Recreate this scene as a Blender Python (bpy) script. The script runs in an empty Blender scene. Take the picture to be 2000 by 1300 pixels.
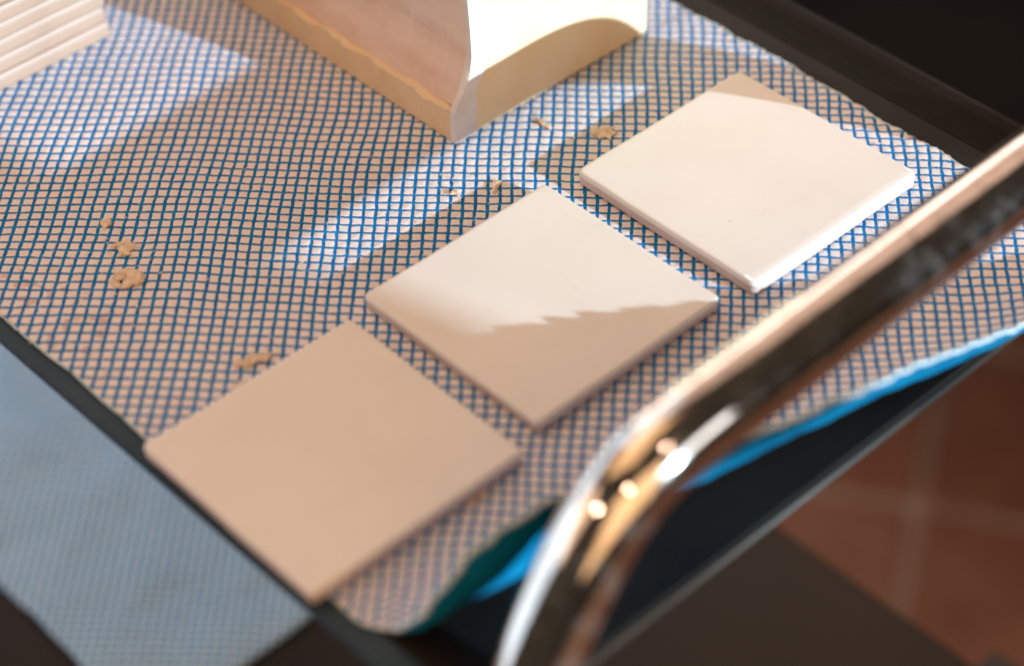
import bpy, bmesh, math, random
import numpy as np
from mathutils import Vector, Matrix

random.seed(7)
RNG = np.random.default_rng(11)
scene = bpy.context.scene
COL = scene.collection

# ------------------------------------------------------------------ camera
cam_d = bpy.data.cameras.new("camera")
cam = bpy.data.objects.new("camera", cam_d)
COL.objects.link(cam)
cam.location = (0.46787, -0.44554, 0.58789)
cam.rotation_euler = (0.821642, 0.015253, 0.814013)
cam_d.sensor_fit = 'HORIZONTAL'
cam_d.sensor_width = 36.0
cam_d.lens = 77.69
cam_d.clip_start = 0.02
cam_d.clip_end = 60.0
cam_d.dof.use_dof = True
cam_d.dof.focus_distance = 0.918
cam_d.dof.aperture_fstop = 3.1
scene.camera = cam

# ------------------------------------------------------------------ world, lights, exposure
world = bpy.data.worlds.new("World")
scene.world = world
world.use_nodes = True
bg = world.node_tree.nodes["Background"]
bg.inputs["Color"].default_value = (1.0, 0.74, 0.52, 1)
bg.inputs["Strength"].default_value = 0.035

SUN_DIR = Vector((-25.0, -7.3, -7.0)).normalized()      # the way the light travels
sun_d = bpy.data.lights.new("sun", 'SUN')
sun_d.energy = 5.0
sun_d.angle = math.radians(0.53)
sun_d.color = (0.66, 0.87, 1.0)
sun = bpy.data.objects.new("sun", sun_d)
sun.rotation_euler = SUN_DIR.to_track_quat('-Z', 'Y').to_euler()
sun.location = (2.0, 0.6, 1.0)
COL.objects.link(sun)


def area(name, loc, target, size, power, color):
    d = bpy.data.lights.new(name, 'AREA')
    d.shape = 'RECTANGLE'
    d.size, d.size_y = size
    d.energy = power
    d.color = color
    o = bpy.data.objects.new(name, d)
    o.location = loc
    o.rotation_euler = (Vector(target) - Vector(loc)).to_track_quat('-Z', 'Y').to_euler()
    COL.objects.link(o)
    return o


area("warm_room_light", (-0.7, -0.25, 1.9), (0, 0, 0), (1.5, 1.5), 9.3, (1.0, 0.55, 0.26))
area("cool_sheen_light", (-1.15, 0.25, 1.15), (-0.1, -0.1, 0), (0.9, 0.9), 1.6, (0.62, 0.84, 1.0))  # unseen cool lamp added for a bluish sheen on the shelf's left band
area("back_wall_bounce", (-1.05, 1.30, 1.15), (0.1, 0.1, 0.0), (2.3, 1.8), 9.0, (1.0, 0.64, 0.47))
area("chrome_streak_light", (-1.0, 0.95, 0.62), (0.14, 0.05, 0.08), (1.6, 0.30), 3.4, (1.0, 0.88, 0.80))  # unseen strip lamp added for the pale streak along the chrome rail
area("side_fill_light", (-1.75, -0.6, 0.0), (-0.3, 0.0, -0.33), (3.2, 1.5), 22.0, (0.78, 0.89, 1.0))  # unseen lamp added to brighten the cloth on the lower shelf
area("front_fill_light", (1.7, -0.7, 0.9), (-0.1, 0.05, 0.0), (1.8, 1.4), 12.0, (1.0, 0.57, 0.27))  # unseen warm lamp added to lift the mould's shaded front face
area("left_fill_light", (-1.2, -1.75, 1.1), (-0.1, 0.0, 0.0), (1.3, 1.0), 6.0, (1.0, 0.62, 0.38))  # unseen warm lamp added to brighten the left-facing sides
area("long_glint_light", (2.62, 0.75, 0.95), (0.1, 0.0, 0.1), (1.3, 0.5), 6.0, (1.0, 0.98, 0.95))  # unseen bright lamp added to lengthen the glint on the chrome bend

# unseen warm point lamps, added to put round glints on the chrome bend
for p_, w_ in (((0.03, -1.34, 1.11), 4.5), ((1.02, -0.79, 1.25), 4.0), ((0.96, 0.15, 1.45), 4.0)):
    d_ = bpy.data.lights.new("round_glint_light", 'POINT')
    d_.energy = w_
    d_.shadow_soft_size = 0.03
    d_.color = (1.0, 0.66, 0.48)
    o_ = bpy.data.objects.new("round_glint_light", d_)
    o_.location = p_
    COL.objects.link(o_)

scene.view_settings.view_transform = 'Standard'
scene.view_settings.look = 'None'
scene.view_settings.gamma = 1.0
scene.view_settings.use_curve_mapping = False
scene.view_settings.exposure = 0.31

scene.render.engine = 'CYCLES'
cy = scene.cycles
cy.use_denoising = True
try:
    cy.denoiser = 'OPENIMAGEDENOISE'
except Exception:
    pass
cy.max_bounces = 8
cy.caustics_reflective = False
cy.caustics_refractive = False
cy.sample_clamp_indirect = 6.0


# ------------------------------------------------------------------ helpers
def tag(o, label=None, cat=None, group=None, kind=None):
    if label: o["label"] = label
    if cat: o["category"] = cat
    if group: o["group"] = group
    if kind: o["kind"] = kind
    return o


def empty(name, loc=(0, 0, 0), rz=0.0):
    o = bpy.data.objects.new(name, None)
    o.empty_display_size = 0.02
    o.location = loc
    o.rotation_euler = (0, 0, rz)
    COL.objects.link(o)
    return o


def link_mesh(name, me, mat=None, parent=None, smooth=False):
    if mat is not None and len(me.materials) == 0:
        me.materials.append(mat)
    if smooth and len(me.polygons):
        me.polygons.foreach_set("use_smooth", np.ones(len(me.polygons), dtype=bool))
    o = bpy.data.objects.new(name, me)
    COL.objects.link(o)
    if parent is not None:
        o.parent = parent
    return o


def pyd(name, verts, faces, mat=None, parent=None, smooth=False):
    me = bpy.data.meshes.new(name)
    me.from_pydata([tuple(v) for v in verts], [], faces)
    me.update()
    return link_mesh(name, me, mat, parent, smooth)


def rr_outline(x0, x1, y0, y1, r, seg=6):
    """rounded rectangle, counter-clockwise: list of (x, y, nx, ny)"""
    out = []
    for cx, cy_, a0 in ((x1 - r, y0 + r, -90), (x1 - r, y1 - r, 0), (x0 + r, y1 - r, 90), (x0 + r, y0 + r, 180)):
        for k in range(seg + 1):
            a = math.radians(a0 + 90.0 * k / seg)
            out.append((cx + r * math.cos(a), cy_ + r * math.sin(a), math.cos(a), math.sin(a)))
    return out


def loops_mesh(loops, cap_bottom=True, cap_top=True):
    n = len(loops[0])
    verts = [p for lp in loops for p in lp]
    faces = []
    for i in range(len(loops) - 1):
        for k in range(n):
            a, b = i * n + k, i * n + (k + 1) % n
            faces.append((a, b, b + n, a + n))
    if cap_bottom:
        faces.append(tuple(reversed(range(n))))
    if cap_top:
        faces.append(tuple(range((len(loops) - 1) * n, len(loops) * n)))
    return verts, faces


def slab(name, x0, x1, y0, y1, z0, z1, r, bev, mat, parent=None, seg=6, smooth=False):
    ol = rr_outline(x0, x1, y0, y1, r, seg)
    L = []
    for z, ins in ((z0, bev), (z0 + bev, 0), (z1 - bev, 0), (z1 - 0.3 * bev, 0.3 * bev), (z1, bev)):
        L.append([(x - nx * ins, y - ny * ins, z) for x, y, nx, ny in ol])
    v, f = loops_mesh(L)
    return pyd(name, v, f, mat, parent, smooth)


def sweep(name, path, radius, mat, parent=None, nseg=28, cap=True):
    """round tube along a list of points"""
    P = [Vector(p) for p in path]
    verts, faces = [], []
    up = Vector((1, 0, 0))
    prev = None
    for i, p in enumerate(P):
        t = (P[min(i + 1, len(P) - 1)] - P[max(i - 1, 0)]).normalized()
        u = up - t * up.dot(t)
        u.normalize()
        w = t.cross(u)
        for k in range(nseg):
            a = 2 * math.pi * k / nseg
            verts.append(p + (u * math.cos(a) + w * math.sin(a)) * radius)
    for i in range(len(P) - 1):
        for k in range(nseg):
            a, b = i * nseg + k, i * nseg + (k + 1) % nseg
            faces.append((a, b, b + nseg, a + nseg))
    if cap:
        faces.append(tuple(reversed(range(nseg))))
        faces.append(tuple(range((len(P) - 1) * nseg, len(P) * nseg)))
    return pyd(name, verts, faces, mat, parent, True)


def catmull(pts, n):
    pts = [Vector(p) for p in pts]
    pts = [pts[0] * 2 - pts[1]] + pts + [pts[-1] * 2 - pts[-2]]
    out = []
    for i in range(1, len(pts) - 2):
        p0, p1, p2, p3 = pts[i - 1:i + 3]
        for k in range(n):
            t = k / n
            out.append(0.5 * ((2 * p1) + (p2 - p0) * t + (2 * p0 - 5 * p1 + 4 * p2 - p3) * t * t + (3 * p1 - p0 - 3 * p2 + p3) * t ** 3))
    out.append(pts[-2])
    return out


def vnoise(x, y, seed=0):
    """smooth value noise on arrays"""
    r = np.random.default_rng(seed)
    tab = r.random((64, 64))
    xi, yi = np.floor(x).astype(int), np.floor(y).astype(int)
    fx, fy = x - xi, y - yi
    fx, fy = fx * fx * (3 - 2 * fx), fy * fy * (3 - 2 * fy)
    g = lambda a, b: tab[a % 64, b % 64]
    return (g(xi, yi) * (1 - fx) * (1 - fy) + g(xi + 1, yi) * fx * (1 - fy) + g(xi, yi + 1) * (1 - fx) * fy + g(xi + 1, yi + 1) * fx * fy) * 2 - 1


# ------------------------------------------------------------------ materials
class NT:
    def __init__(self, name):
        self.m = bpy.data.materials.new(name)
        self.m.use_nodes = True
        self.t = self.m.node_tree
        self.b = self.t.nodes["Principled BSDF"]
        self.out = self.t.nodes["Material Output"]

    def n(self, typ, **kw):
        nd = self.t.nodes.new(typ)
        for k, v in kw.items():
            if k in nd.inputs.keys():
                nd.inputs[k].default_value = v
            else:
                setattr(nd, k, v)
        return nd

    def l(self, a, b):
        self.t.links.new(a, b)

    def math(self, op, a, b=None, clamp=False):
        nd = self.t.nodes.new("ShaderNodeMath")
        nd.operation = op
        nd.use_clamp = clamp
        for i, v in enumerate((a, b)):
            if v is None: continue
            if isinstance(v, (int, float)):
                nd.inputs[i].default_value = v
            else:
                self.l(v, nd.inputs[i])
        return nd.outputs[0]

    def mix(self, fac, a, b, mode='MIX'):
        nd = self.t.nodes.new("ShaderNodeMix")
        nd.data_type = 'RGBA'
        nd.blend_type = mode
        for s, v in ((nd.inputs[0], fac), (nd.inputs[6], a), (nd.inputs[7], b)):
            if isinstance(v, (int, float)):
                s.default_value = v
            elif isinstance(v, tuple):
                s.default_value = v if len(v) == 4 else (*v, 1)
            else:
                self.l(v, s)
        return nd.outputs[2]

    def ramp(self, fac, lo, hi):
        nd = self.t.nodes.new("ShaderNodeMapRange")
        nd.interpolation_type = 'SMOOTHSTEP'
        self.l(fac, nd.inputs[0])
        nd.inputs[1].default_value = lo
        nd.inputs[2].default_value = hi
        return nd.outputs[0]

    def coord(self, kind="Object"):
        return self.t.nodes.new("ShaderNodeTexCoord").outputs[kind]

    def noise(self, vec, scale, detail=3.0, rough=0.5):
        nd = self.n("ShaderNodeTexNoise", Scale=scale, Detail=detail, Roughness=rough)
        self.l(vec, nd.inputs["Vector"])
        return nd.outputs["Fac"]

    def bump(self, h, strength, dist):
        nd = self.n("ShaderNodeBump", Strength=strength, Distance=dist)
        self.l(h, nd.inputs["Height"])
        self.l(nd.outputs[0], self.b.inputs["Normal"])
        return nd


def simple(name, c1, c2, scale, rough=0.6, bump=0.2, dist=0.0005, metal=0.0, detail=4.0, spec=0.5, rough2=None):
    t = NT(name)
    co = t.coord()
    nz = t.noise(co, scale, detail)
    t.l(t.mix(t.ramp(nz, 0.3, 0.7), c1, c2), t.b.inputs["Base Color"])
    t.b.inputs["Roughness"].default_value = rough
    if rough2 is not None:
        mr = t.n("ShaderNodeMapRange")
        t.l(t.noise(co, scale * 2.3, 5.0), mr.inputs[0])
        mr.inputs[3].default_value = rough
        mr.inputs[4].default_value = rough2
        t.l(mr.outputs[0], t.b.inputs["Roughness"])
    t.b.inputs["Metallic"].default_value = metal
    t.b.inputs["Specular IOR Level"].default_value = spec
    if bump:
        t.bump(t.noise(co, scale * 6, 4.0), bump, dist)
    return t.m


def glaze_mat(name="cream_glaze", c1=(0.80, 0.765, 0.725), c2=(0.83, 0.80, 0.765)):
    t = NT(name)
    co = t.coord()
    a = t.noise(co, 22.0, 3.0)
    c = t.mix(t.ramp(a, 0.3, 0.7), c1, c2)
    c = t.mix(t.math('MULTIPLY', t.ramp(t.noise(co, 900.0, 1.0), 0.80, 0.84), 0.5), c, (0.45, 0.32, 0.24))
    c = t.mix(t.math('MULTIPLY', t.ramp(t.noise(co, 60.0, 6.0, 0.7), 0.58, 0.8), 0.18), c, (0.62, 0.52, 0.43))
    t.l(c, t.b.inputs["Base Color"])
    rg = t.n("ShaderNodeMapRange")
    t.l(t.noise(co, 35.0, 5.0, 0.6), rg.inputs[0])
    rg.inputs[3].default_value = 0.30
    rg.inputs[4].default_value = 0.52
    t.l(rg.outputs[0], t.b.inputs["Roughness"])
    t.b.inputs["Specular IOR Level"].default_value = 0.35
    t.bump(t.noise(co, 260.0, 3.0), 0.12, 0.0004)
    return t.m


def biscuit_mat():
    t = NT("biscuit_clay")
    co = t.coord()
    mp = t.n("ShaderNodeMapping")
    mp.inputs["Scale"].default_value = (60, 60, 900)
    t.l(co, mp.inputs[0])
    a = t.noise(mp.outputs[0], 1.0, 4.0, 0.6)
    b = t.noise(co, 700.0, 3.0)
    c = t.mix(t.ramp(a, 0.35, 0.65), (0.60, 0.46, 0.41), (0.70, 0.59, 0.54))
    c = t.mix(t.ramp(b, 0.62, 0.75), c, (0.45, 0.29, 0.23))
    t.l(c, t.b.inputs["Base Color"])
    t.b.inputs["Roughness"].default_value = 0.85
    t.bump(b, 0.35, 0.0004)
    return t.m


def cloth_mat(name="printed_dishcloth", w1=(0.82, 0.745, 0.735), w2=(0.88, 0.82, 0.815), b1=(0.001, 0.138, 0.41), b2=(0.004, 0.24, 0.61), lw=0.0):
    t = NT(name)
    uv = t.coord("UV")
    ob = t.coord("Object")
    # uneven print: warp the lattice coordinates a little
    wn = t.n("ShaderNodeTexNoise", Scale=1.1, Detail=2.0)
    t.l(uv, wn.inputs["Vector"])
    off = t.n("ShaderNodeVectorMath", operation='SUBTRACT')
    t.l(wn.outputs["Color"], off.inputs[0])
    off.inputs[1].default_value = (0.5, 0.5, 0.5)
    sc = t.n("ShaderNodeVectorMath", operation='SCALE')
    t.l(off.outputs[0], sc.inputs[0])
    sc.inputs[3].default_value = 0.22
    ad = t.n("ShaderNodeVectorMath", operation='ADD')
    t.l(uv, ad.inputs[0]); t.l(sc.outputs[0], ad.inputs[1])
    sp = t.n("ShaderNodeSeparateXYZ")
    t.l(ad.outputs[0], sp.inputs[0])
    fine = t.noise(uv, 5.0, 3.0, 0.6)
    def line(comp, w):
        fr = t.math('FRACT', comp)
        d = t.math('SUBTRACT', 0.5, t.math('ABSOLUTE', t.math('SUBTRACT', fr, 0.5)))
        d = t.math('ADD', d, t.math('MULTIPLY', t.math('SUBTRACT', fine, 0.5), 0.14))
        return d, t.math('SUBTRACT', 1.0, t.ramp(d, w - 0.022, w + 0.022))
    da, la = line(sp.outputs[0], 0.142 + lw)
    db, lb = line(sp.outputs[1], 0.122 + lw)
    mask = t.math('MAXIMUM', la, lb)
    worn = t.noise(uv, 0.9, 4.0, 0.65)
    faded = t.ramp(worn, 0.60, 0.78)
    big = t.noise(ob, 9.0, 3.0)
    dirt = t.noise(ob, 34.0, 5.0, 0.6)
    white = t.mix(t.ramp(big, 0.3, 0.7), w1, w2)
    white = t.mix(t.math('MULTIPLY', t.ramp(dirt, 0.58, 0.82), 0.45), white, (0.60, 0.46, 0.37))
    blue = t.mix(t.ramp(t.noise(uv, 1.6, 3.0), 0.3, 0.7), b1, b2)
    # reddish clay stains in a few cells along the cloth's left hem
    st = t.noise(ob, 150.0, 2.0)
    sep = t.n("ShaderNodeSeparateXYZ"); t.l(ob, sep.inputs[0])
    dx = t.math('MULTIPLY', t.math('ADD', sep.outputs[0], 0.132), 18.0)
    dy = t.math('MULTIPLY', t.math('ADD', sep.outputs[1], 0.142), 38.0)
    rad = t.math('SQRT', t.math('ADD', t.math('MULTIPLY', dx, dx), t.math('MULTIPLY', dy, dy)))
    stain = t.math('MULTIPLY', t.math('MULTIPLY', t.ramp(st, 0.54, 0.64), t.math('SUBTRACT', 1.0, t.ramp(rad, 0.5, 1.1))), 0.42)
    white = t.mix(stain, white, (0.46, 0.16, 0.07))
    c = t.mix(t.math('MULTIPLY', mask, t.math('SUBTRACT', 1.0, t.math('MULTIPLY', faded, 0.55))), white, blue)
    t.l(c, t.b.inputs["Base Color"])
    t.b.inputs["Roughness"].default_value = 0.85
    t.b.inputs["Specular IOR Level"].default_value = 0.15
    fib = t.n("ShaderNodeMapping"); fib.inputs["Scale"].default_value = (1.0, 2.6, 1.0); fib.inputs["Rotation"].default_value = (0, 0, 0.5)
    t.l(uv, fib.inputs[0])
    crepe = t.noise(fib.outputs[0], 3.2, 4.0, 0.6)
    t.bump(crepe, 0.45, 0.0006)
    return t.m


def chrome_mat():
    t = NT("worn_chrome")
    co = t.coord()
    nz = t.noise(co, 70.0, 6.0, 0.7)
    spk = t.noise(co, 330.0, 3.0, 0.6)
    t.b.inputs["Metallic"].default_value = 1.0
    c = t.mix(t.ramp(nz, 0.5, 0.75), (0.78, 0.75, 0.72), (0.52, 0.48, 0.43))
    c = t.mix(t.math('MULTIPLY', t.ramp(spk, 0.60, 0.68), 0.75), c, (0.20, 0.17, 0.14))
    t.l(c, t.b.inputs["Base Color"])
    r = t.math('ADD', t.math('MULTIPLY', t.ramp(nz, 0.35, 0.75), 0.14), 0.05)
    t.l(r, t.b.inputs["Roughness"])
    dust = t.math('MULTIPLY', t.ramp(t.noise(co, 80.0, 6.0, 0.75), 0.46, 0.75), 0.11)
    t.l(t.math('SUBTRACT', 1.0, dust), t.b.inputs["Metallic"])
    h = t.math('ADD', t.math('MULTIPLY', t.noise(co, 55.0, 3.0), 1.0), t.math('MULTIPLY', spk, 0.12))
    t.bump(h, 0.10, 0.0011)
    return t.m


def plaster_side_mat():
    """pinkish plaster with faint slanting trowel streaks"""
    t = NT("pink_plaster")
    co = t.coord()
    mp = t.n("ShaderNodeMapping")
    mp.inputs["Rotation"].default_value = (0, math.radians(-38), 0)
    mp.inputs["Scale"].default_value = (10, 10, 60)
    t.l(co, mp.inputs[0])
    s = t.noise(mp.outputs[0], 1.0, 3.0)
    b = t.noise(co, 28.0, 4.0)
    c = t.mix(t.ramp(s, 0.35, 0.7), (0.72, 0.51, 0.41), (0.83, 0.66, 0.56))
    c = t.mix(t.ramp(b, 0.45, 0.75), c, (0.80, 0.66, 0.58))
    sk = t.noise(co, 420.0, 1.0)
    c = t.mix(t.ramp(sk, 0.80, 0.83), c, (0.04, 0.05, 0.14))
    t.l(c, t.b.inputs["Base Color"])
    t.b.inputs["Roughness"].default_value = 0.7
    t.bump(s, 0.18, 0.0015)
    return t.m


M_glaze = glaze_mat()
M_stack = glaze_mat("white_glaze", (0.46, 0.33, 0.27), (0.51, 0.38, 0.31))
M_stackbody = simple("tan_tile_body", (0.42, 0.28, 0.21), (0.48, 0.33, 0.25), 40, 0.85, 0.3)
M_biscuit = biscuit_mat()
M_cloth = cloth_mat()
M_under = None
t = NT("blue_cloth_back")
co = t.coord()
nz = t.noise(co, 40.0, 5.0)
t.l(t.mix(t.ramp(nz, 0.3, 0.7), (0.001, 0.19, 0.40), (0.003, 0.265, 0.52)), t.b.inputs["Base Color"])
t.b.inputs["Roughness"].default_value = 0.9
t.b.inputs["Specular IOR Level"].default_value = 0.1
t.bump(t.noise(co, 500.0, 3.0), 0.3, 0.0005)
M_under = t.m
M_hem = simple("pale_blue_hem", (0.50, 0.66, 0.74), (0.66, 0.76, 0.80), 60, 0.9, 0.2)
M_chrome = chrome_mat()
M_glass = simple("black_glass", (0.009, 0.0075, 0.006), (0.017, 0.014, 0.011), 12, 0.42, 0.03, 0.0003, rough2=0.6, spec=0.14)
M_side_sheen = simple("slate_sheen_colour", (0.030, 0.054, 0.078), (0.042, 0.070, 0.098), 9, 0.45, 0.04, 0.0003, rough2=0.6, spec=0.12)  # cool sky reflection on the black glass put into the strip's colour
M_lip = simple("black_lip", (0.008, 0.007, 0.006), (0.015, 0.013, 0.011), 12, 0.5, 0.02, 0.0003, spec=0.08)
M_trim = simple("dark_trim", (0.022, 0.018, 0.015), (0.045, 0.036, 0.028), 40, 0.5, 0.1, 0.0003)
M_lower = simple("brown_black_board", (0.020, 0.014, 0.010), (0.034, 0.024, 0.017), 7, 0.5, 0.05, 0.0004, spec=0.25)
M_cloth_low = cloth_mat("printed_dishcloth_low", (0.74, 0.87, 0.98), (0.80, 0.92, 0.99), (0.03, 0.30, 0.72), (0.05, 0.42, 0.82), 0.015)
M_cream = simple("cream_plaster", (0.86, 0.67, 0.42), (0.90, 0.74, 0.50), 40, 0.75, 0.35, 0.0006)
M_pink = plaster_side_mat()
M_tan = simple("tan_plaster", (0.78, 0.57, 0.36), (0.84, 0.65, 0.44), 35, 0.75, 0.4, 0.0008)
M_white = simple("white_plaster", (0.74, 0.70, 0.66), (0.82, 0.79, 0.76), 60, 0.8, 0.4, 0.0006)
M_clay = simple("dry_clay_crumb", (0.68, 0.53, 0.39), (0.85, 0.72, 0.57), 300, 0.9, 0.5, 0.0006)
M_pit = simple("pit_dark", (0.16, 0.10, 0.07), (0.25, 0.15, 0.10), 900, 0.9, 0)
M_terra = [simple("terracotta_%d" % i, a, b, 14, 0.5, 0.25, 0.001) for i, (a, b) in enumerate([
    ((0.22, 0.088, 0.052), (0.28, 0.12, 0.074)), ((0.16, 0.06, 0.037), (0.21, 0.083, 0.052)), ((0.25, 0.108, 0.066), (0.31, 0.145, 0.092))])]
M_grout = simple("floor_grout", (0.36, 0.25, 0.20), (0.44, 0.32, 0.26), 30, 0.9, 0.3)
M_black = simple("black_laminate", (0.006, 0.006, 0.006), (0.012, 0.011, 0.010), 10, 0.7, 0.03, spec=0.05)
M_wood = simple("dark_blocker_paint", (0.05, 0.04, 0.03), (0.08, 0.065, 0.05), 10, 0.6, 0.1)

# ------------------------------------------------------------------ floor
FZ = -0.80
floor = slab("floor", -3.0, 3.2, -3.0, 3.2, FZ - 0.05, FZ, 0.02, 0.005, M_grout)
tag(floor, "reddish brown terracotta tiled floor below the trolley", None, None, "structure")
TS, GAP = 0.205, 0.011
ang = math.radians(32)
ex, ey = Vector((math.cos(ang), math.sin(ang), 0)), Vector((-math.sin(ang), math.cos(ang), 0))
org = Vector((-0.235, 0.66, 0))
ol = rr_outline(-TS / 2 + GAP / 2, TS / 2 - GAP / 2, -TS / 2 + GAP / 2, TS / 2 - GAP / 2, 0.006, 2)
v, f = loops_mesh([[(x, y, 0.0) for x, y, nx, ny in ol], [(x, y, 0.003) for x, y, nx, ny in ol],
                   [(x - nx * 0.002, y - ny * 0.002, 0.005) for x, y, nx, ny in ol]], cap_bottom=False)
tile_meshes = []
for m in M_terra:
    me = bpy.data.meshes.new("floor_tile")
    me.from_pydata(v, [], f)
    me.materials.append(m)
    tile_meshes.append(me)
for i in range(-7, 7):
    for j in range(-5, 9):
        c = org + ex * ((i + 0.5) * TS) + ey * ((j + 0.5) * TS)
        o = bpy.data.objects.new("floor_tile", random.choice(tile_meshes))
        COL.objects.link(o)
        o.parent = floor
        o.location = (c.x, c.y, FZ - 0.0005 + random.uniform(0, 0.001))
        o.rotation_euler = (0, 0, ang + random.uniform(-0.006, 0.006))

# ------------------------------------------------------------------ trolley
trolley = empty("serving_trolley", (0, 0, FZ))
tag(trolley, "dark serving trolley with black glossy shelf and bent chrome handle", "trolley")


def in_trolley(o):
    o.parent = trolley
    o.matrix_parent_inverse = Matrix.Translation((0, 0, -FZ))
    return o


panel = in_trolley(slab("shelf_panel", -0.62, 0.1358, -0.1518, 0.205, -0.0062, -0.0012, 0.004, 0.0010, M_glass))
panel["label"] = "black glossy shelf top under the checked cloth"
in_trolley(slab("side_sheen_strip", -0.62, 0.1330, -0.1630, -0.1521, -0.0056, -0.0010, 0.003, 0.0008, M_side_sheen))["label"] = "strip along the near left side of the shelf, coloured slate as sky sheen"  # same glass edge as the panel, its reflected sky painted slate
# raised side lip along the far side
prof = [(0.2052, -0.0090), (0.2052, -0.0016), (0.2075, -0.0012), (0.213, 0.0004), (0.219, 0.0028), (0.2235, 0.0036), (0.227, 0.0028), (0.2285, 0.0003), (0.2285, -0.0090)]
xs = [-0.62, 0.128]
verts, faces = [], []
n = len(prof)
for x in xs:
    verts += [(x, y, z) for y, z in prof]
for k in range(n):
    faces.append((k, (k + 1) % n, n + (k + 1) % n, n + k))
faces += [tuple(reversed(range(n))), tuple(range(n, 2 * n))]
lip = in_trolley(pyd("side_lip", verts, faces, M_lip, None, False))
lip["label"] = "low raised black lip along the far side of the shelf"
for nm, path in (("edge_trim", [(-0.62, -0.1636, -0.0042), (0.129, -0.1636, -0.0042)]),
                 ("edge_trim", [(0.1366, -0.150, -0.0040), (0.1366, 0.20, -0.0040)])):
    in_trolley(sweep(nm, path, 0.0017, M_trim, None, 12))
in_trolley(slab("lower_shelf", -0.62, 0.122, -0.1665, 0.2285, -0.356, -0.340, 0.040, 0.004, M_lower, None, 8))

# the chrome handle: a rail over the near side that bends down into two splayed legs
HX0, HX1, HZ, HR = 0.1385, 0.1341, 0.0814, 0.0143
hx = lambda y: HX0 + (HX1 - HX0) * (y + 0.06) / 0.22
pts = [(-0.186, -0.79), (-0.186, -0.5), (-0.186, -0.17), (-0.172, -0.092), (-0.154, -0.031), (-0.1365, 0.0155), (-0.1255, 0.037), (-0.114, 0.0545), (-0.101, 0.0688), (-0.088, 0.0768), (-0.072, 0.0802), (-0.050, HZ)]
left = [(hx(-0.050), y, z) for y, z in pts]
mid = [(hx(y), y, HZ) for y in (-0.02, 0.04, 0.10, 0.14, 0.166)]
rp = [(0.184, 0.0790), (0.199, 0.0735), (0.2115, 0.0640), (0.223, 0.0495), (0.233, 0.030), (0.245, 0.0), (0.258, -0.06), (0.264, -0.16), (0.264, -0.5), (0.264, -0.79)]
right = [(hx(0.19), y, z) for y, z in rp]
in_trolley(sweep("handle", catmull(left + mid + right, 8), HR, M_chrome, None, 40))["label"] = "bent chrome tube handle crossing in front of the cloth"
for y in (-0.178, 0.260):
    in_trolley(sweep("leg", [(-0.632, y, -0.79), (-0.632, y, 0.02)], 0.011, M_chrome, None, 20))
# brackets that carry the shelves
for y0, y1 in ((-0.176, -0.160), (0.222, 0.256)):
    in_trolley(slab("bracket", 0.118, 0.143, y0, y1, -0.016, -0.0093, 0.002, 0.0008, M_trim, None, 3))
    in_trolley(slab("bracket", 0.085, 0.143, y0 - 0.012, y1, -0.364, -0.3565, 0.002, 0.0008, M_trim, None, 3))
for y0, y1 in ((-0.182, -0.155), (0.222, 0.262)):
    for z in (-0.016, -0.364):
        in_trolley(slab("bracket", -0.636, -0.60, y0, y1, z, z + 0.0066, 0.002, 0.0008, M_trim, None, 3))

# ------------------------------------------------------------------ towel on the lower shelf
nx_, ny_ = 130, 110
X, Y = np.meshgrid(np.linspace(-0.60, -0.178, nx_), np.linspace(-0.113, 0.21, ny_), indexing='ij')
edge = np.clip((X + 0.20) / 0.022, 0, 1)
Xw = X + 0.0012 * vnoise(X * 0, Y * 60, 3) * edge
Yw = Y + 0.0012 * vnoise(X * 60, Y * 0, 4) * np.clip((-0.09 - Y) / 0.02, 0, 1)
Z = -0.3370 + 0.0014 * vnoise(X * 30 + 3, Y * 22, 6) + 0.0005 * vnoise(X * 90, Y * 70, 7)
Z = np.maximum(Z, -0.3388)
V = np.stack([Xw, Yw, Z], -1).reshape(-1, 3)
V2 = V.copy(); V2[:, 2] = -0.3396
idx = np.arange(nx_ * ny_).reshape(nx_, ny_)
F = np.stack([idx[:-1, :-1], idx[1:, :-1], idx[1:, 1:], idx[:-1, 1:]], -1).reshape(-1, 4).tolist()
rim = list(idx[:, 0]) + list(idx[-1, 1:]) + list(idx[-2::-1, -1]) + list(idx[0, -2:0:-1])
N = nx_ * ny_
F += [[rim[(k + 1) % len(rim)], rim[k], rim[k] + N, rim[(k + 1) % len(rim)] + N] for k in range(len(rim))]
towel = pyd("dishcloth", np.concatenate([V, V2]), [[int(q) for q in f_] for f_ in F], M_cloth_low, None, True)
uvs = towel.data.uv_layers.new(name="print")
li = np.zeros(len(towel.data.loops), dtype=np.int32)
towel.data.loops.foreach_get("vertex_index", li)
XY = np.concatenate([np.stack([X, Y], -1).reshape(-1, 2)] * 2)
c45 = math.cos(math.radians(45)) / 0.0051
LU = np.stack([(XY[:, 0] + XY[:, 1]) * c45 + 200, (XY[:, 0] - XY[:, 1]) * c45 + 200], -1)
uvs.data.foreach_set("uv", LU[li].astype(np.float32).ravel())
tag(towel, "blurred blue and white dishcloth lying on the lower shelf", "dishcloth")

# ------------------------------------------------------------------ checked dishcloth
def interp(y, table):
    ys = [a for a, b in table]
    return np.interp(y, ys, [b for a, b in table])


def smooth_interp(y, table):
    # light smoothing of a piecewise linear curve
    return sum(interp(y + d, table) for d in (-0.006, -0.003, 0, 0.003, 0.006)) / 5.0


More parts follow.
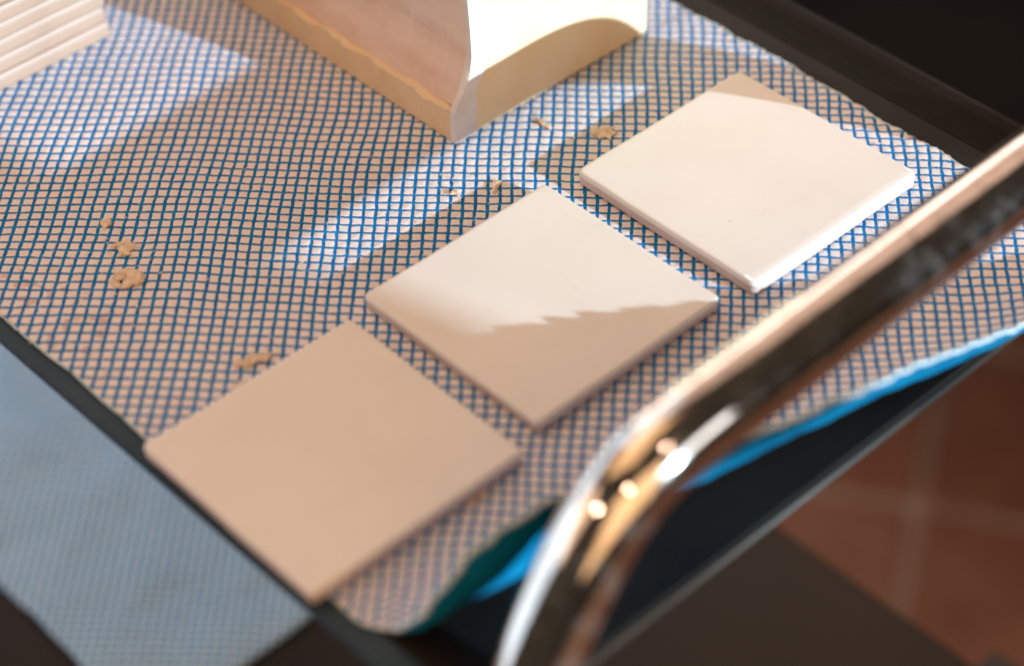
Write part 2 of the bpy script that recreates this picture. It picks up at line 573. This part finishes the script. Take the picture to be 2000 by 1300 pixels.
XB = [(-0.156, 0.0865), (-0.147, 0.0945), (-0.132, 0.0975), (-0.112, 0.102), (-0.07, 0.1065), (-0.03, 0.110), (0.0, 0.114), (0.038, 0.1215), (0.081, 0.132), (0.12, 0.1385), (0.16, 0.137), (0.192, 0.130)]
XE = [(-0.156, 0.0875), (-0.147, 0.096), (-0.14, 0.100), (-0.121, 0.107), (-0.107, 0.114), (-0.067, 0.129), (-0.021, 0.138), (0.0068, 0.143), (0.053, 0.150), (0.101, 0.155), (0.16, 0.153), (0.192, 0.142)]
ZE = [(-0.156, 0.0), (-0.150, 0.003), (-0.146, 0.017), (-0.140, 0.034), (-0.134, 0.043), (-0.121, 0.0497), (-0.107, 0.0576), (-0.067, 0.0583), (-0.021, 0.0480), (0.0068, 0.0474), (0.030, 0.0440), (0.053, 0.0400), (0.077, 0.0345), (0.101, 0.0277), (0.16, 0.013), (0.192, 0.003)]

NXF, NXC, NY = 560, 90, 560
tt = np.linspace(-0.1555, 0.1905, NY)
xb, xe, ze = smooth_interp(tt, XB), smooth_interp(tt, XE), np.maximum(smooth_interp(tt, ZE), 0.0)
# torn, toothed front edge
ph = tt / 0.0135 + 0.35 * vnoise(tt * 40, tt * 0, 21)
saw = 1 - (ph - np.floor(ph))
ze = ze + np.where(ze > 0.012, 0.0024 * (saw - 0.5) * (0.7 + 0.5 * vnoise(tt * 90, tt * 0 + 5, 22)), 0) + 0.0004 * vnoise(tt * 500, tt * 0, 23) * (ze > 0.004)
x_flat = xb - 0.034
rows_x, rows_z, rows_s = [], [], []
xstart = -0.335 + 0.002 * vnoise(tt * 40, tt * 0 + 2, 9)
for i in range(NXF):
    u = i / (NXF - 1)
    x = xstart + (x_flat - xstart) * u
    rows_x.append(x); rows_z.append(np.zeros(NY)); rows_s.append(x)
px, pz = rows_x[-1], rows_z[-1]
s = rows_s[-1].copy()
for i in range(1, NXC):
    u = i / (NXC - 1)
    P0x, P1x, P2x, P3x = x_flat, xb + 0.005, xb * 0.55 + xe * 0.45 + 0.001, xe
    P2z, P3z = ze * 0.42, ze
    x = (1 - u) ** 3 * P0x + 3 * (1 - u) ** 2 * u * P1x + 3 * (1 - u) * u * u * P2x + u ** 3 * P3x
    z = 3 * (1 - u) * u * u * P2z + u ** 3 * P3z
    s = s + np.hypot(x - px, z - pz)
    rows_x.append(x); rows_z.append(z); rows_s.append(s.copy())
    px, pz = x, z
GX, GZ, GS = np.array(rows_x), np.array(rows_z), np.array(rows_s)
GY = np.repeat(tt[None, :], GX.shape[0], 0)
# wavy side hems (only the outermost centimetre moves)
wl = np.clip(1 - (GY + 0.1555) / 0.02, 0, 1); wr = np.clip(1 - (0.1905 - GY) / 0.02, 0, 1)
GYw = GY + wl * 0.0012 * vnoise(GX * 60, GX * 0, 31) + wr * (0.0010 * vnoise(GX * 70, GX * 0 + 7, 32) + 0.0007 * vnoise(GX * 420, GX * 0 + 3, 33))
# rounded near corner on the left
cr = 0.022
cx, cyy = 0.0865 - cr + 0.002, -0.1555 + cr
inx, iny = GX - cx, cyy - GY
rr = np.hypot(np.maximum(inx, 0), np.maximum(iny, 0))
mask = (inx > 0) & (iny > 0) & (rr > 1e-6)
lim = np.maximum(np.maximum(inx, iny), 1e-6)
scl = np.where(mask, lim / np.maximum(rr, 1e-6), 1.0)
GXw = np.where(mask, cx + inx * scl, GX)
GYw = np.where(mask, cyy - iny * scl, GYw)
# print lattice: diamonds of about five millimetres, a little stretched and skewed
wx = 0.0030 * vnoise(GS * 9 + 4, GY * 9, 41) + 0.0008 * vnoise(GS * 34, GY * 34, 42)
wy = 0.0030 * vnoise(GS * 9, GY * 9 + 8, 43) + 0.0008 * vnoise(GS * 34 + 9, GY * 34, 44)
LS, LT = GS + wx, GY + wy
e1, e2 = math.radians(43.5), math.radians(-46.0)
UA = (LS * math.cos(e1) + LT * math.sin(e1)) / 0.00503 + 40
UB = (LS * math.cos(e2) + LT * math.sin(e2)) / 0.00500 + 90
tri = lambda a: 0.5 - np.abs((a - np.floor(a)) - 0.5)
cell = np.minimum(tri(UA), tri(UB))
puff = np.clip((cell - 0.05) / 0.22, 0, 1); puff = puff * puff * (3 - 2 * puff)
cellamp = 0.75 + 0.35 * vnoise(np.floor(UA) * 7.3, np.floor(UB) * 5.1, 51)
relief = 0.00024 * puff * cellamp + 0.00011 * vnoise(UA * 2.3 + UB * 1.1, UB * 3.9, 52) * (0.4 + puff)
soft = 0.00035 * np.clip(vnoise(GX * 22, GY * 22, 53) + 0.15, 0, 1) + 0.00025 * np.clip(vnoise(GX * 60 + GY * 40, GY * 50, 54), 0, 1)
flatten = np.ones_like(GX)
for (cxx, cyv) in ((0, 0), (0.0044, 0.1148), (0.0062, -0.1123)):      # pressed flat under the tiles
    dd = np.maximum(np.abs(GX - cxx), np.abs(GY - cyv)) - 0.050
    flatten = np.minimum(flatten, np.clip(dd / 0.012, 0, 1))
flatten = np.where((GX < -0.10) & (GY > 0.044), 0.0, flatten)
zt = GZ + soft * flatten + np.minimum(relief, 0.0006) * np.where(flatten < 0.02, 0.5, 1.0)
# wrinkles on the lifted edge, outwards
lift = np.clip(GZ / 0.02, 0, 1)
GXw = GXw + lift * (0.0013 * vnoise(GY * 45, GZ * 30, 61) + 0.0004 * vnoise(GY * 200, GZ * 150, 62))
nr, nc = GX.shape
V = np.stack([GXw, GYw, zt], -1).reshape(-1, 3)
idx = np.arange(nr * nc).reshape(nr, nc)
F = np.stack([idx[:-1, :-1], idx[1:, :-1], idx[1:, 1:], idx[:-1, 1:]], -1).reshape(-1, 4)


def fast_mesh(name, V, F, uv=None):
    me = bpy.data.meshes.new(name)
    me.vertices.add(len(V)); me.vertices.foreach_set("co", np.asarray(V, dtype=np.float32).ravel())
    me.loops.add(F.size); me.loops.foreach_set("vertex_index", F.ravel().astype(np.int32))
    me.polygons.add(len(F))
    me.polygons.foreach_set("loop_start", (np.arange(len(F)) * 4).astype(np.int32))
    me.polygons.foreach_set("loop_total", np.full(len(F), 4, dtype=np.int32))
    if uv is not None:
        l = me.uv_layers.new(name="print")
        l.data.foreach_set("uv", uv[F.ravel()].astype(np.float32).ravel())
    me.update(calc_edges=True)
    me.validate()
    return me


cloth = empty("checked_dishcloth", (0, 0, 0))
tag(cloth, "white dishcloth with blue diagonal lattice print spread under the tiles", "dishcloth")
uv = np.stack([UA, UB], -1).reshape(-1, 2)
link_mesh("printed_top", fast_mesh("printed_top", V, F, uv), M_cloth, cloth, True)
# solid blue back of the cloth (a coarser sheet just below)
st = 6
ri = np.unique(np.r_[np.arange(0, nr, st), np.arange(NXF - 1, nr, 3), nr - 1]); ci = np.unique(np.r_[np.arange(0, nc, 2), nc - 1])
GXb, GYb, GZb = GXw[np.ix_(ri, ci)], GYw[np.ix_(ri, ci)], GZ[np.ix_(ri, ci)]
lf = lift[np.ix_(ri, ci)]
Vb = np.stack([GXb + 0.0007 * lf, GYb, np.maximum(GZb - 0.0006 * np.where(lf > 0, 1, 0.9), -0.0009)], -1)
nrb, ncb = GXb.shape
idb = np.arange(nrb * ncb).reshape(nrb, ncb)
Fb = np.stack([idb[:-1, :-1], idb[:-1, 1:], idb[1:, 1:], idb[1:, :-1]], -1).reshape(-1, 4)
u_ = link_mesh("underside", fast_mesh("underside", Vb.reshape(-1, 3), Fb), M_under, cloth, True)
u_["label"] = "solid blue back of the cloth where its front edge curls up"
# pale cut edge that closes the two layers
def hem(pts, w, name):
    path = [tuple(p) for p in pts]
    return sweep(name, path, w, M_hem, cloth, 6)
hem([(GXw[-1, k], GYw[-1, k], zt[-1, k]) for k in range(0, nc, 2)], 0.0010, "cut_edge")
hem([(GXw[k, 0], GYw[k, 0], max(zt[k, 0], 0) - 0.0001) for k in range(0, nr, 3)], 0.00055, "cut_edge")
hem([(GXw[k, -1], GYw[k, -1], max(zt[k, -1], 0) - 0.0001) for k in range(0, nr, 3)], 0.00045, "cut_edge")

# ------------------------------------------------------------------ ceramic tiles
BASE = 0.0007


def ceramic_tile(name, half, thick, mat_top, bull=0.0, seed=0, rc=0.0026, parent_loc=(0, 0, BASE), rz=0.0, body=None):
    root = empty(name, parent_loc, rz)
    ol = rr_outline(-half, half, -half, half, rc, 5)
    # denser sides so that the edges can waver
    dense = []
    m = len(ol)
    for k in range(m):
        a, b = ol[k], ol[(k + 1) % m]
        L = math.hypot(b[0] - a[0], b[1] - a[1])
        q = max(1, int(L / 0.004))
        for i in range(q):
            u = i / q
            nx, ny = a[2] * (1 - u) + b[2] * u, a[3] * (1 - u) + b[3] * u
            h = math.hypot(nx, ny)
            dense.append((a[0] * (1 - u) + b[0] * u, a[1] * (1 - u) + b[1] * u, nx / h, ny / h))
    r = random.Random(seed)
    wob = [0.00012 * math.sin(k * 0.37 + seed) + r.uniform(-0.00007, 0.00007) for k in range(len(dense))]
    zs = thick * 0.62
    def lp(z, ins, k_bull=0.0):
        out = []
        for k, (x, y, nx, ny) in enumerate(dense):
            i = ins - wob[k]
            out.append((x - nx * i - max(0.0, nx) * k_bull, y - ny * i, z))
        return out
    v, f = loops_mesh([lp(0, 0.0008), lp(0.0006, 0.0003), lp(zs * 0.5, 0.0003), lp(zs, 0.0002)], cap_top=False)
    pyd("clay_body", v, f, body or M_biscuit, root, True)
    L = [lp(zs, 0.0002)]
    for k in range(1, 9):
        a = math.radians(90.0 * k / 8)
        e = 0.0010
        z = zs + (thick - zs - 0.0002) * math.sin(a)
        L.append(lp(z, 0.0000 + e * (1 - math.cos(a)), bull * (1 - math.cos(a)) ** 1.2))
    L.append(lp(thick, 0.0020, bull * 1.15))
    v, f = loops_mesh(L, cap_bottom=False)
    g = pyd("glazed_top", v, f, mat_top, root, True)
    g.data.polygons[len(f) - 1].use_smooth = False
    return root


t2 = ceramic_tile("ceramic_tile", 0.050, 0.0063, M_glaze, 0.0, 2, parent_loc=(0, 0, BASE))
tag(t2, "middle cream square tile, half in sun with a jagged shadow edge", "tile", "square tiles laid in a row on the cloth")
t3 = ceramic_tile("ceramic_tile", 0.0506, 0.0068, M_glaze, 0.0022, 3, rc=0.0036, parent_loc=(0.0044, 0.1148, BASE), rz=-0.0024)
tag(t3, "brightly sunlit cream square tile with rounded near edge beside the far rim", "tile", "square tiles laid in a row on the cloth")
t1 = ceramic_tile("ceramic_tile", 0.050, 0.0063, M_glaze, 0.0, 1, parent_loc=(0.0062, -0.1123, BASE), rz=-0.0099)
tag(t1, "cream square tile wholly in shade, nearest to the camera", "tile", "square tiles laid in a row on the cloth")


def pit(parent, x, y, z, r):
    bm = bmesh.new()
    bmesh.ops.create_icosphere(bm, subdivisions=1, radius=r)
    for q in bm.verts:
        q.co.z *= 0.35
        q.co.x *= random.uniform(0.6, 1.1); q.co.y *= random.uniform(0.8, 1.6)
    me = bpy.data.meshes.new("pit"); bm.to_mesh(me); bm.free()
    o = link_mesh("pit", me, M_pit, parent, True)
    o.location = (x, y, z)


for (x, y, z, r) in ((0.0445, -0.028, 0.00625, 0.00035), (0.0452, -0.024, 0.0061, 0.00025), (0.0452, -0.012, 0.0061, 0.0003), (0.0447, -0.006, 0.0062, 0.0003),
                     (0.0455, 0.006, 0.0060, 0.0004), (0.0446, -0.033, 0.0062, 0.0003), (0.0440, -0.031, 0.0063, 0.0002), (0.017, -0.029, 0.0068, 0.00028), (-0.047, -0.0455, 0.0063, 0.0004)):
    pit(t3, x, y, z, r)

# ------------------------------------------------------------------ stack of white tiles in the far left
SPOT = ["lowest tile", "second tile from the bottom", "third tile from the bottom", "fourth tile from the bottom", "fifth tile from the bottom", "sixth tile from the bottom", "seventh tile from the bottom", "topmost tile"]
z = BASE
for k in range(8):
    dx, dy = random.uniform(-0.0008, 0.0008), random.uniform(-0.001, 0.001)
    s_ = ceramic_tile("stacked_tile", 0.050, 0.0082, M_stack, 0.0, 20 + k, parent_loc=(-0.3205 + dx, -0.0625 + dy, z), rz=random.uniform(-0.004, 0.004), body=M_stackbody)
    tag(s_, SPOT[k] + " in the sunlit white stack at the far left", "tile", "white tiles stacked behind the cloth")
    z += 0.0083

# ------------------------------------------------------------------ plaster mould
mould = empty("plaster_mould", (-0.20, 0.105, BASE))
tag(mould, "chunky cream and pink plaster mould standing behind the tiles", "mould")
MI = Matrix.Translation((0.20, -0.105, -BASE))


def prism(name, prof, x0, x1, mat, nseg=40, jitter=0.0, seed=0, tilt=None):
    r = random.Random(seed)
    verts, faces = [], []
    n = len(prof)
    for i in range(nseg + 1):
        x = x0 + (x1 - x0) * i / nseg
        for k, (y, z) in enumerate(prof):
            j = jitter * (math.sin(i * 0.9 + k * 1.7 + seed) * 0.5 + r.uniform(-0.6, 0.6)) if 0 < z else 0
            xx = x + (tilt(y, z) if (tilt and i == nseg) else 0) + (j * 0.6 if i in (0, nseg) else 0)
            verts.append((xx, y + (j if y < 0.1 else 0), max(0, z + j * 0.6)))
    for i in range(nseg):
        for k in range(n):
            a, b = i * n + k, i * n + (k + 1) % n
            faces.append((a, b, b + n, a + n))
    faces += [tuple(reversed(range(n))), tuple(range(nseg * n, (nseg + 1) * n))]
    o = pyd(name, verts, faces, mat, mould)
    o.matrix_parent_inverse = Matrix.Identity(4)
    for q in o.data.vertices:
        q.co += Vector((0.20, -0.105, 0))
    return o


main = prism("cream_block", [(0.0585, 0.0), (0.1635, 0.0), (0.1640, 0.001), (0.1640, 0.118), (0.163, 0.119), (0.062, 0.119), (0.0605, 0.100), (0.0600, 0.069), (0.0644, 0.051), (0.0648, 0.040), (0.0630, 0.0300), (0.0585, 0.0225)], -0.335, -0.1015, M_cream, 30, 0.0002, 5)
wall = prism("pink_facing", [(0.0487, 0.0165), (0.0592, 0.0165), (0.0592, 0.0226), (0.0637, 0.0301), (0.0655, 0.040), (0.0651, 0.051), (0.0607, 0.069), (0.0612, 0.100), (0.0612, 0.1195), (0.0565, 0.1195), (0.0555, 0.100), (0.0560, 0.069), (0.0575, 0.051), (0.0570, 0.040), (0.0545, 0.0300), (0.0515, 0.0225)], -0.3352, -0.1043, M_pink, 70, 0.00035, 9)
base = prism("tan_base_slab", [(0.0462, 0.0), (0.0584, 0.0), (0.0584, 0.0164), (0.0478, 0.0164), (0.0464, 0.0150)], -0.3354, -0.1045, M_tan, 60, 0.0010, 4)
end = prism("white_end_face", [(0.0460, 0.0), (0.0583, 0.0), (0.0592, 0.0226), (0.0637, 0.0301), (0.0655, 0.040), (0.0651, 0.051), (0.0607, 0.069), (0.0612, 0.100), (0.0612, 0.1195), (0.0560, 0.1195), (0.0550, 0.100), (0.0555, 0.069), (0.0570, 0.051), (0.0566, 0.040), (0.0545, 0.0310), (0.0515, 0.0240), (0.0480, 0.0195), (0.0463, 0.0160)], -0.1042, -0.1008, M_white, 3, 0.0005, 6)
end["label"] = "whitish chipped front end of the mould"
base["label"] = "tan lower band of the mould with a chipped edge"

# ------------------------------------------------------------------ clay crumbs and flakes on the cloth
def flake(name, x, y, pts, h, label, seed, mat=None, zc=0.0009, rz=0.0):
    """a dried flake: irregular outline in millimetres, domed and crumbly"""
    r = random.Random(seed)
    n0 = len(pts)
    out = []
    for k in range(n0):
        a, b = pts[k], pts[(k + 1) % n0]
        for u in (0, 0.33, 0.66):
            out.append(((a[0] * (1 - u) + b[0] * u + r.uniform(-.25, .25)) / 1000, (a[1] * (1 - u) + b[1] * u + r.uniform(-.25, .25)) / 1000))
    cx = sum(p[0] for p in out) / len(out); cy_ = sum(p[1] for p in out) / len(out)
    L = []
    for sc, zz in ((1.0, 0.0), (0.97, h * 0.5), (0.72, h * 0.9), (0.36, h)):
        L.append([(cx + (p[0] - cx) * sc, cy_ + (p[1] - cy_) * sc, zz * (1 + r.uniform(-.35, .35)) if zz else 0.0) for p in out])
    v, f = loops_mesh(L)
    o = pyd(name, v, f, mat or M_clay)
    o.location = (x, y, zc)
    o.rotation_euler = (0, 0, rz)
    tag(o, label, "clay crumb", "dried clay crumbs scattered on the cloth")
    return o


flake("clay_flake", -0.0617, 0.097, [(-6, -3), (-3, -5.5), (-1, -4), (2, -5), (2.5, -2), (6, -1.5), (4, 0.5), (4.5, 4), (1.5, 3), (0, 6), (-1.5, 2.5), (-4.5, 3), (-3.5, 0)], 0.0007, "star shaped tan clay flake beside the sunlit tile's left corner", 1)
flake("clay_flake", -0.084, 0.083, [(-4, -1), (0, -2), (5, -1.2), (3, 1.4), (-1, 1), (-3.5, 2)], 0.0006, "pale clay sliver in the sunlit strip below the mould", 2)
flake("clay_flake", -0.0680, 0.0392, [(-3.6, -1.6), (-1, -2), (6.5, -0.6), (3, 0.8), (-3, 2.2)], 0.0006, "narrow tan splinter of clay above the middle tile", 3, rz=-0.9)
flake("clay_flake", -0.0760, 0.0235, [(-1.2, -2.5), (0.8, -1), (3.4, -0.8), (1, 0.8), (0.4, 3.2), (-0.8, 0.8), (-3, 0)], 0.0006, "tiny pale chip of clay on the edge of the sunlit strip", 4)


def crumb(x, y, pts, h, label, seed, count):
    """a crushed crumb: ragged thin cake with many small grains heaped on it, one mesh"""
    r = random.Random(seed)
    def inside(px, py):
        c = False
        for k in range(len(pts)):
            (x1, y1), (x2, y2) = pts[k], pts[(k + 1) % len(pts)]
            if (y1 > py) != (y2 > py) and px < (x2 - x1) * (py - y1) / (y2 - y1) + x1:
                c = not c
        return c
    bm = bmesh.new()
    n = 0
    xs_, ys_ = [p[0] for p in pts], [p[1] for p in pts]
    while n < count:
        px, py = r.uniform(min(xs_), max(xs_)), r.uniform(min(ys_), max(ys_))
        if not inside(px, py):
            continue
        n += 1
        q = r.choice((0.4, 0.5, 0.6, 0.8, 1.1, 1.9)) / 1000
        g = bmesh.ops.create_icosphere(bm, subdivisions=1, radius=q)["verts"]
        sx, sy, sz = r.uniform(.7, 1.4), r.uniform(.7, 1.4), r.uniform(.22, .45)
        cz = r.uniform(-0.0002, h * 0.55)
        for vv in g:
            k = r.uniform(.75, 1.2)
            vv.co = Vector((vv.co.x * sx * k + px / 1000, vv.co.y * sy * k + py / 1000, max(-0.0004, vv.co.z * sz * k + cz)))
    me = bpy.data.meshes.new("clay_crumb"); bm.to_mesh(me); bm.free()
    o = link_mesh("clay_crumb", me, M_clay)
    o.location = (x, y, 0.0009)
    tag(o, label, "clay crumb", "dried clay crumbs scattered on the cloth")


crumb(-0.1453, -0.0964, [(-4, -5), (0, -3), (2, -6), (5, -2), (3, 1), (5, 4), (0, 5), (-2, 2), (-5, 3)], 0.0004, "thin flattened crumb on the open cloth, upper of the left pair", 5, 62)
crumb(-0.1286, -0.1077, [(-5, -3.5), (-2, -6.5), (3, -5), (5, -1), (4.5, 3.5), (1, 6.5), (-3, 5), (-5, 2)], 0.0009, "largest rough clay crumb on the open cloth at left", 6, 130)
crumb(-0.0554, -0.0995, [(-4, -7), (-1, -8), (2, -3), (3, 1), (3, 8), (1, 6), (-2, 3), (-4, -2)], 0.0005, "brown clay crumb against the shaded tile's far edge", 7, 60)
crumb(0.0579, -0.0873, [(-2, -4), (0, -5), (2, -1), (2, 4), (-1, 4), (-2, 1)], 0.0005, "small tan crumb near the lifted cloth edge", 8, 22)
crumb(-0.1624, -0.0930, [(-2, -1.4), (1, -2), (2.4, 0.6), (0, 1.8), (-1.8, 1)], 0.0003, "smallest pale crumb beyond the flattened crumb", 9, 9)
crumb(-0.0480, -0.1130, [(-2.0, -3.6), (0.4, -4.4), (1.2, 0.4), (0.4, 4.2), (-2, 2)], 0.0005, "little crumb at the shaded tile's left corner side", 10, 16)

# loose dust and lint, far too fine to pick apart
bm = bmesh.new()
rd = random.Random(77)
spots = [(-0.128, -0.106, 0.020, 34), (-0.146, -0.096, 0.016, 22), (-0.075, -0.055, 0.030, 26), (-0.078, 0.030, 0.022, 22), (-0.065, 0.095, 0.016, 26), (-0.05, -0.10, 0.014, 22), (-0.13, -0.14, 0.022, 34), (-0.15, 0.0, 0.07, 26), (0.03, 0.175, 0.012, 14), (0.055, -0.09, 0.012, 12)]
for sx, sy, sr, cnt in spots:
    for _ in range(cnt):
        px, py = rd.gauss(sx, sr * 0.6), rd.gauss(sy, sr * 0.6)
        q = rd.choice((0.00018, 0.00022, 0.0003, 0.00042))
        el_ = rd.choice((1.0, 1.3, 2.6))
        g = bmesh.ops.create_icosphere(bm, subdivisions=1, radius=q)["verts"]
        rot = Matrix.Rotation(rd.uniform(0, 6.28), 3, 'Z')
        for vv in g:
            w = rot @ Vector((vv.co.x * el_ * rd.uniform(.7, 1.2), vv.co.y * rd.uniform(.7, 1.2), vv.co.z * 0.7))
            vv.co = Vector((px, py, 0.00095)) + w
me = bpy.data.meshes.new("clay_dust"); bm.to_mesh(me); bm.free()
tag(link_mesh("clay_dust", me, M_clay), "fine pale clay dust and lint scattered on the checked cloth", "dust", None, "stuff")

# ------------------------------------------------------------------ surroundings just outside the subject
table = empty("black_table", (-0.55, 1.0, FZ))
tag(table, "black table top in darkness behind the trolley", "table")
TI = Matrix.Translation((0.55, -1.0, -FZ))
for o in (slab("table_top", -1.3, -0.16, 0.63, 1.6, -0.48, -0.45, 0.01, 0.004, M_black),
          slab("leg", -1.26, -1.22, 0.67, 0.71, FZ + 0.005, -0.4802, 0.004, 0.002, M_black),
          slab("leg", -1.26, -1.22, 1.52, 1.56, FZ + 0.005, -0.4802, 0.004, 0.002, M_black),
          slab("leg", -0.34, -0.30, 1.52, 1.56, FZ + 0.005, -0.4802, 0.004, 0.002, M_black),
          slab("leg", -0.84, -0.80, 0.67, 0.71, FZ + 0.005, -0.4802, 0.004, 0.002, M_black)):
    o.parent = table
    o.matrix_parent_inverse = TI

# unseen frame added to block the sun: low board below, hanging board across
WX = 2.40
k_ = (WX - 0.14) / 25.0
blocker_root = empty("sun_blocker_frame", (WX, 0.66, FZ))
tag(blocker_root, "unseen dark frame with low and hanging boards, added to block the sun", "sun_blocker")
WI = Matrix.Translation((-WX, -0.66, -FZ))
low_board_z = -0.018 + k_ * 7.0
hanging_board_y0 = -0.030 + (WX + 0.030) / 25.0 * 7.3
for o in (slab("sill", WX, WX + 0.06, -2.2, 3.0, FZ, low_board_z, 0.004, 0.002, M_wood),
          slab("hanging_board", WX + 0.012, WX + 0.040, hanging_board_y0 - 0.098, hanging_board_y0, 0.050 + (WX - 0.15) / 25.0 * 7.0, 1.9, 0.003, 0.002, M_wood),
          slab("blocker_top", WX, WX + 0.06, -2.2, 3.0, 1.9, 1.98, 0.003, 0.002, M_wood),
          slab("blocker_side", WX, WX + 0.06, -2.28, -2.2, FZ, 1.98, 0.003, 0.002, M_wood),
          slab("blocker_side", WX, WX + 0.06, 3.0, 3.08, FZ, 1.98, 0.003, 0.002, M_wood)):
    o.parent = blocker_root
    o.matrix_parent_inverse = WI
